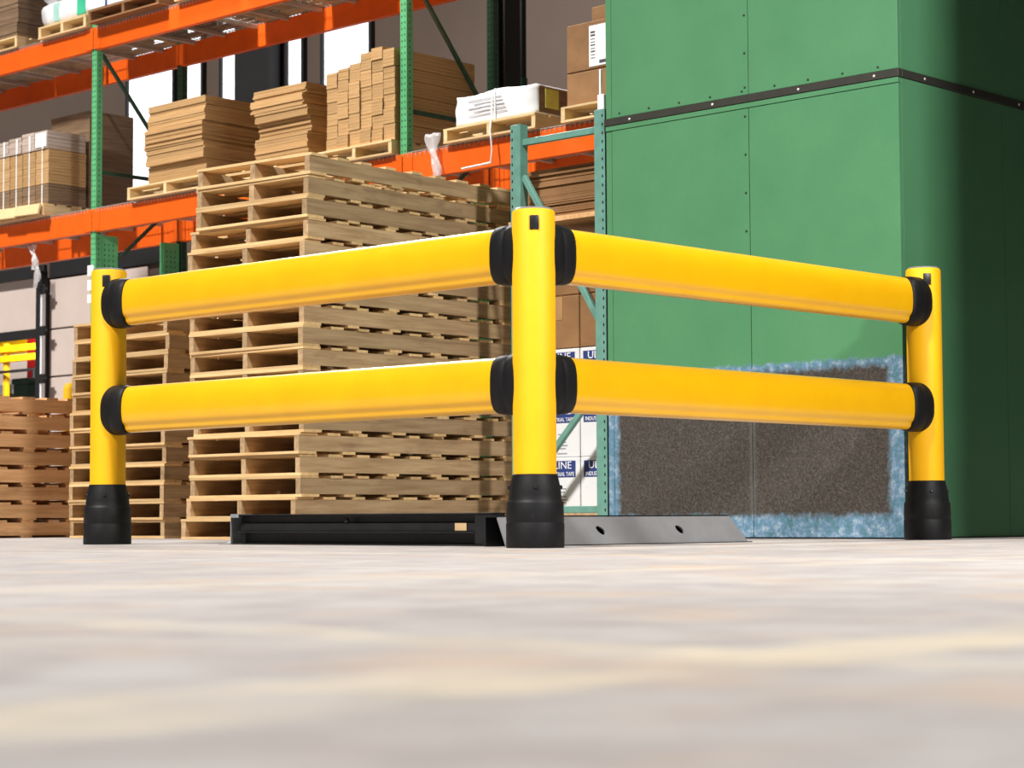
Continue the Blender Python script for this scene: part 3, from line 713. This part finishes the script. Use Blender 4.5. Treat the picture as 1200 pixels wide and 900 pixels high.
for i in range(4):
    y1 = 12.53-i*0.225
    o = sheets('strapped_bundle', '%s film covered bundle in the top tier of the wrapped load' % ['leftmost', 'second', 'third', 'rightmost'][i], 5.55, 6.0, y1-0.219, y1-0.003, z+0.546, z+0.546+(0.15, 0.165, 0.185, 0.18)[i], 5, M_FILMK, 'strapped bundles of the wrapped load', 0.003, rz=0.001)
    link('white_strap', MB().box(-0.2305, -0.2285, -0.05, -0.02, 0.0, 0.15).mesh(), M_PAPER, o)
    if i == 3: link('paper_sheet', MB().box(-0.2325, -0.2306, -0.10, 0.09, 0.02, 0.16).mesh(), M_PAPER, o)
carton('brown_carton', 'tan topped dark carton standing behind the film wrapped load', 6.04, 6.58, 11.63, 12.3, PT+0.002, 4.2, M_KRAFTD, False)
# loads just outside the frame, added on the same beams to shade the rear ones
def shade_load(y0, y1, z, label, h=0.9):
    pallet('pine pallet under '+label, 1.1, y1-y0, (5.53, y0), z, 0, None, M_NEWB, M_NEWB, h=0.118)
    carton('brown_carton', label, 5.56, 6.62, y0+0.02, y1-0.02, z+0.121, z+h)
shade_load(13.0, 14.0, DECK, 'the nearer added shading carton at the left end of the lower beam')
shade_load(14.1, 15.1, DECK, 'the outer added shading carton at the left end of the lower beam')
shade_load(13.1, 14.9, DECK2, 'the wide added shading carton at the left end of the upper beam')
shade_load(7.75, 8.65, DECK2, 'the added shading carton on the upper beam over the middle flat stack')
shade_load(6.75, 7.65, DECK2, 'the added shading carton on the upper beam over the gridded stack')
# upper level loads
rack_pallet('pine pallet under the white and green bags on the upper beam', 10.98, 11.78, 5.53, 1.1, DECK2)
bg_ = thing('bagged_load', 'white film wrapped bags with green print on the upper beam', 'bags', (5.57, 10.98, PT2+0.002))
for j in range(3):
    bm = bmesh.new(); bmesh.ops.create_cube(bm, size=1); bmesh.ops.subdivide_edges(bm, edges=bm.edges, cuts=7, use_grid_fill=True)
    for v in bm.verts:
        x, y, zz = v.co; q = (1-(2*abs(zz))**4*0.10); v.co = ((x*q+0.5)*0.85, (y*q+0.5)*0.80+0.01*math.sin(5*zz+j), (zz+0.5)*0.24+0.241*j+0.006*math.sin(9*y)*(zz > 0.4))
    for f in bm.faces: f.smooth = True
    me = bpy.data.meshes.new('bag'); bm.to_mesh(me); bm.free()
    b = link('bag', me, M_WRAP, bg_)
    link('green_print', MB().box(-0.005, 0.02, 0.06, 0.20, 0.241*j+0.03, 0.241*j+0.21).mesh('g', None, 0.004, 1), M_GREENPRINT, b)
    link('pale_print', MB().box(-0.004, 0.02, 0.50, 0.60, 0.241*j+0.03, 0.241*j+0.21).mesh('g', None, 0.004, 1), M_PALEGREEN, b)
rack_pallet('thick pine pallet under the dark carton stack at the upper left', 12.2, 13.06, 5.56, 1.05, DECK2)
zz = PT2+0.002
for k in range(5):
    sheets('wrapped_cartons', '%s tier of the dark wrapped cartons at the upper left' % ('topmost' if k == 4 else 'lowest' if k == 0 else ORD[k+1]+' from the bottom'), 5.6, 6.6, 12.25, 13.04, zz, zz+0.148, 3, M_KRAFTD, 'dark wrapped cartons at the upper left', 0.004)
    zz += 0.15
rack_pallet('dark pine pallet under the white carton on the upper beam', 9.75, 10.86, 5.47, 1.1, DECK2, M_STRIND)
cw_ = carton('white_carton', 'white topped carton on the upper beam right of the bags', 5.47, 6.4, 9.80, 10.86, PT2+0.002, PT2+0.6, M_WHITEBOX, False)
link('blue_stripe', MB().box(-0.003, -0.0005, 0.22, 0.25, 0.0, 0.5).mesh(), M_NAVY, cw_)
rack_pallet('pine pallet at the top edge behind the upper beam', 8.75, 9.6, 5.53, 1.1, DECK2)
carton('brown_carton', 'brown carton at the top edge above the upper beam', 5.56, 6.4, 8.78, 9.58, PT2+0.002, PT2+0.5)
# pallet of cartons far behind on the lower right, under the beam
# ------------------------------------------------------------------ cartons behind the teal frame
def white_box(y1, z0, label):
    w, h, D = 0.325, 0.325, 0.4
    t = thing('tape_carton', label, 'carton', (3.20, y1-w/2, z0), 0, 'white tape cartons behind the teal frame')
    link('carton_body', MB().box(0, D, -w/2+0.002, w/2-0.002, 0, h).mesh('c', None, 0.005, 1), M_WHITEBOX, t)
    hd = link('blue_header', MB().box(-0.0015, -0.0003, -w/2+0.035, w/2-0.03, h-0.118, h-0.02).mesh(), M_NAVY, t)
    a = link('lettering', text_mesh('ULINE', 0.062, align='CENTER'), M_WHITEINK, hd, (-0.0022, 0, h-0.067), FACE_NEGX)
    b = link('lettering', text_mesh('INDUSTRIAL TAPE', 0.034, align='CENTER'), M_WHITEINK, hd, (-0.0022, 0, h-0.110), FACE_NEGX); a.scale.x = 1.15; b.scale.x = 0.86
    for k, (zz_, hw) in enumerate(((0.135, 0.03), (0.115, 0.02), (0.088, 0.034), (0.068, 0.045), (0.05, 0.03), (0.02, 0.04))):
        link('print_line', MB().box(-0.0012, -0.0003, -hw-0.02, hw-0.02, zz_, zz_+0.007).mesh(), M_GREYINK, t)
for r in range(3):
    for ci in range(2):
        white_box(2.925-ci*0.327, 0.152+r*0.3255, 'white tape carton with blue header, %s row from the floor, %s column beside the booth' % (ORD[r+1], ['left', 'right'][ci]))
tag(link('carton_platform', MB().box(3.15, 3.75, 2.24, 2.96, 0.02, 0.15).mesh('p', None, 0.005, 1), M_STRIN), 'low timber platform under the white tape cartons', 'platform')
zz = 0.152+3*0.3255+0.002
for r in range(2):
    for ci in range(2):
        carton('brown_carton', 'plain brown carton, %s row and %s column above the white cartons' % (['lower', 'upper'][r], ['left', 'right'][ci]), 3.20, 3.6, 2.925-0.327*(ci+1)+0.003, 2.925-0.327*ci-0.003, zz+r*0.32, zz+r*0.32+0.318, group='brown cartons above the white cartons')
zz += 0.642
tag(link('shelf_board', MB().box(3.12, 4.0, 2.28, 3.10, zz+0.12, zz+0.15).mesh(), M_STRINB), 'brown shelf board under the flat sheets behind the teal frame', 'shelf')
for k, (h, j) in enumerate(((0.10, 0.01), (0.09, 0.006), (0.11, 0.012))):
    sheets('cardboard_sheets', '%s pile of flat cardboard sheets behind the teal frame' % ['lowest', 'middle', 'topmost'][k], 3.16, 3.95, 2.30, 3.08, zz+0.152+[0, 0.1, 0.19][k], zz+0.152+[0.098, 0.188, 0.30][k], 8, M_KRAFTB, 'flat cardboard sheets behind the teal frame', j)
for y in (2.33, 3.02):
    pass
tag(link('shelf_post', MB().box(3.64, 3.70, 2.60, 2.66, 0.152, zz+0.118).mesh('p', None, 0.004, 1), M_TEAL), 'teal post holding the shelf board behind the cartons', 'post')

# ------------------------------------------------------------------ things seen through the half-open door
gr = thing('guard_rail', 'bright yellow two-bar guard rail beyond the half-open door', 'guard rail', (11.6, 21.2, 0))
for z in (2.70, 2.55): link('rail_bar', MB().box(-0.04, 0.04, -0.45, 0.62, z-0.05, z+0.05).mesh('b', None, 0.01, 2), M_YEL, gr)
for y in (-0.4, 0.55): link('rail_post', MB().box(0.041, 0.12, y-0.04, y+0.04, 0, 2.80).mesh('b', None, 0.01, 1), M_YEL, gr)
tag(link('red_cabinet', MB().box(12.4, 12.6, 22.05, 22.30, 0, 3.0).mesh('b', None, 0.02, 2), M_RED), 'red cabinet behind the yellow guard rail', 'cabinet')
tag(link('yellow_panel', MB().box(12.7, 12.8, 22.55, 24.2, 2.78, 3.05).box(12.72, 12.78, 22.6, 22.66, 0, 2.78).box(12.72, 12.78, 24.1, 24.16, 0, 2.78).mesh('b', None, 0.01, 1), M_YEL), 'amber sign panel above the guard rail', 'sign')
bn = thing('storage_bin', 'dark green bin beyond the door behind the low pallet stack', 'bin', (10.6, 19.2, 0))
link('bin_body', MB().prism([(-0.3, 0), (0.3, 0), (0.36, 2.0), (-0.36, 2.0)], 'y', -0.17, 0.17).mesh('b', None, 0.02, 2), M_BIN, bn)
link('bin_lid', MB().box(-0.38, 0.38, -0.19, 0.19, 2.001, 2.08).mesh('b', None, 0.02, 2), M_BIN, bn)
for k, y in enumerate((22.05, 21.62, 21.22)):
    dr = thing('grey_drum', '%s grey drum below the yellow guard rail' % ['leftmost', 'middle', 'rightmost'][k], 'drum', (12.0, y+0.25, 0), 0, 'grey drums beyond the door')
    link('drum_body', MB().lathe([(0.17, 0), (0.17, 2.15), (0.15, 2.2)], 20).mesh('d', 40), M_GREYEQ, dr)
    link('drum_band', MB().lathe([(0.176, 0), (0.176, 0.05)], 20).mesh('d', 40), M_BLACK, dr, (0, 0, 2.0))
tag(link('pipe_bar', MB().box(11.5, 11.56, 20.7, 23.0, 2.33, 2.37).box(11.5, 11.56, 20.74, 20.80, 0, 2.33).box(11.5, 11.56, 22.9, 22.96, 0, 2.33).mesh('b', None, 0.005, 1), M_BLACK), 'thin dark bar below the yellow guard rail', 'bar')
by = thing('bollard', 'yellow bollard behind the low brown pallet stack', 'bollard', (8.4, 15.35, 0))
link('bollard_body', MB().lathe([(0.075, 0), (0.075, 1.68), (0.06, 1.73), (0.03, 1.75)], 24).mesh('b', 40), M_YEL, by)
link('bollard_base', MB().lathe([(0.12, 0), (0.12, 0.015)], 24).mesh('b', 40), M_BLACK, by)
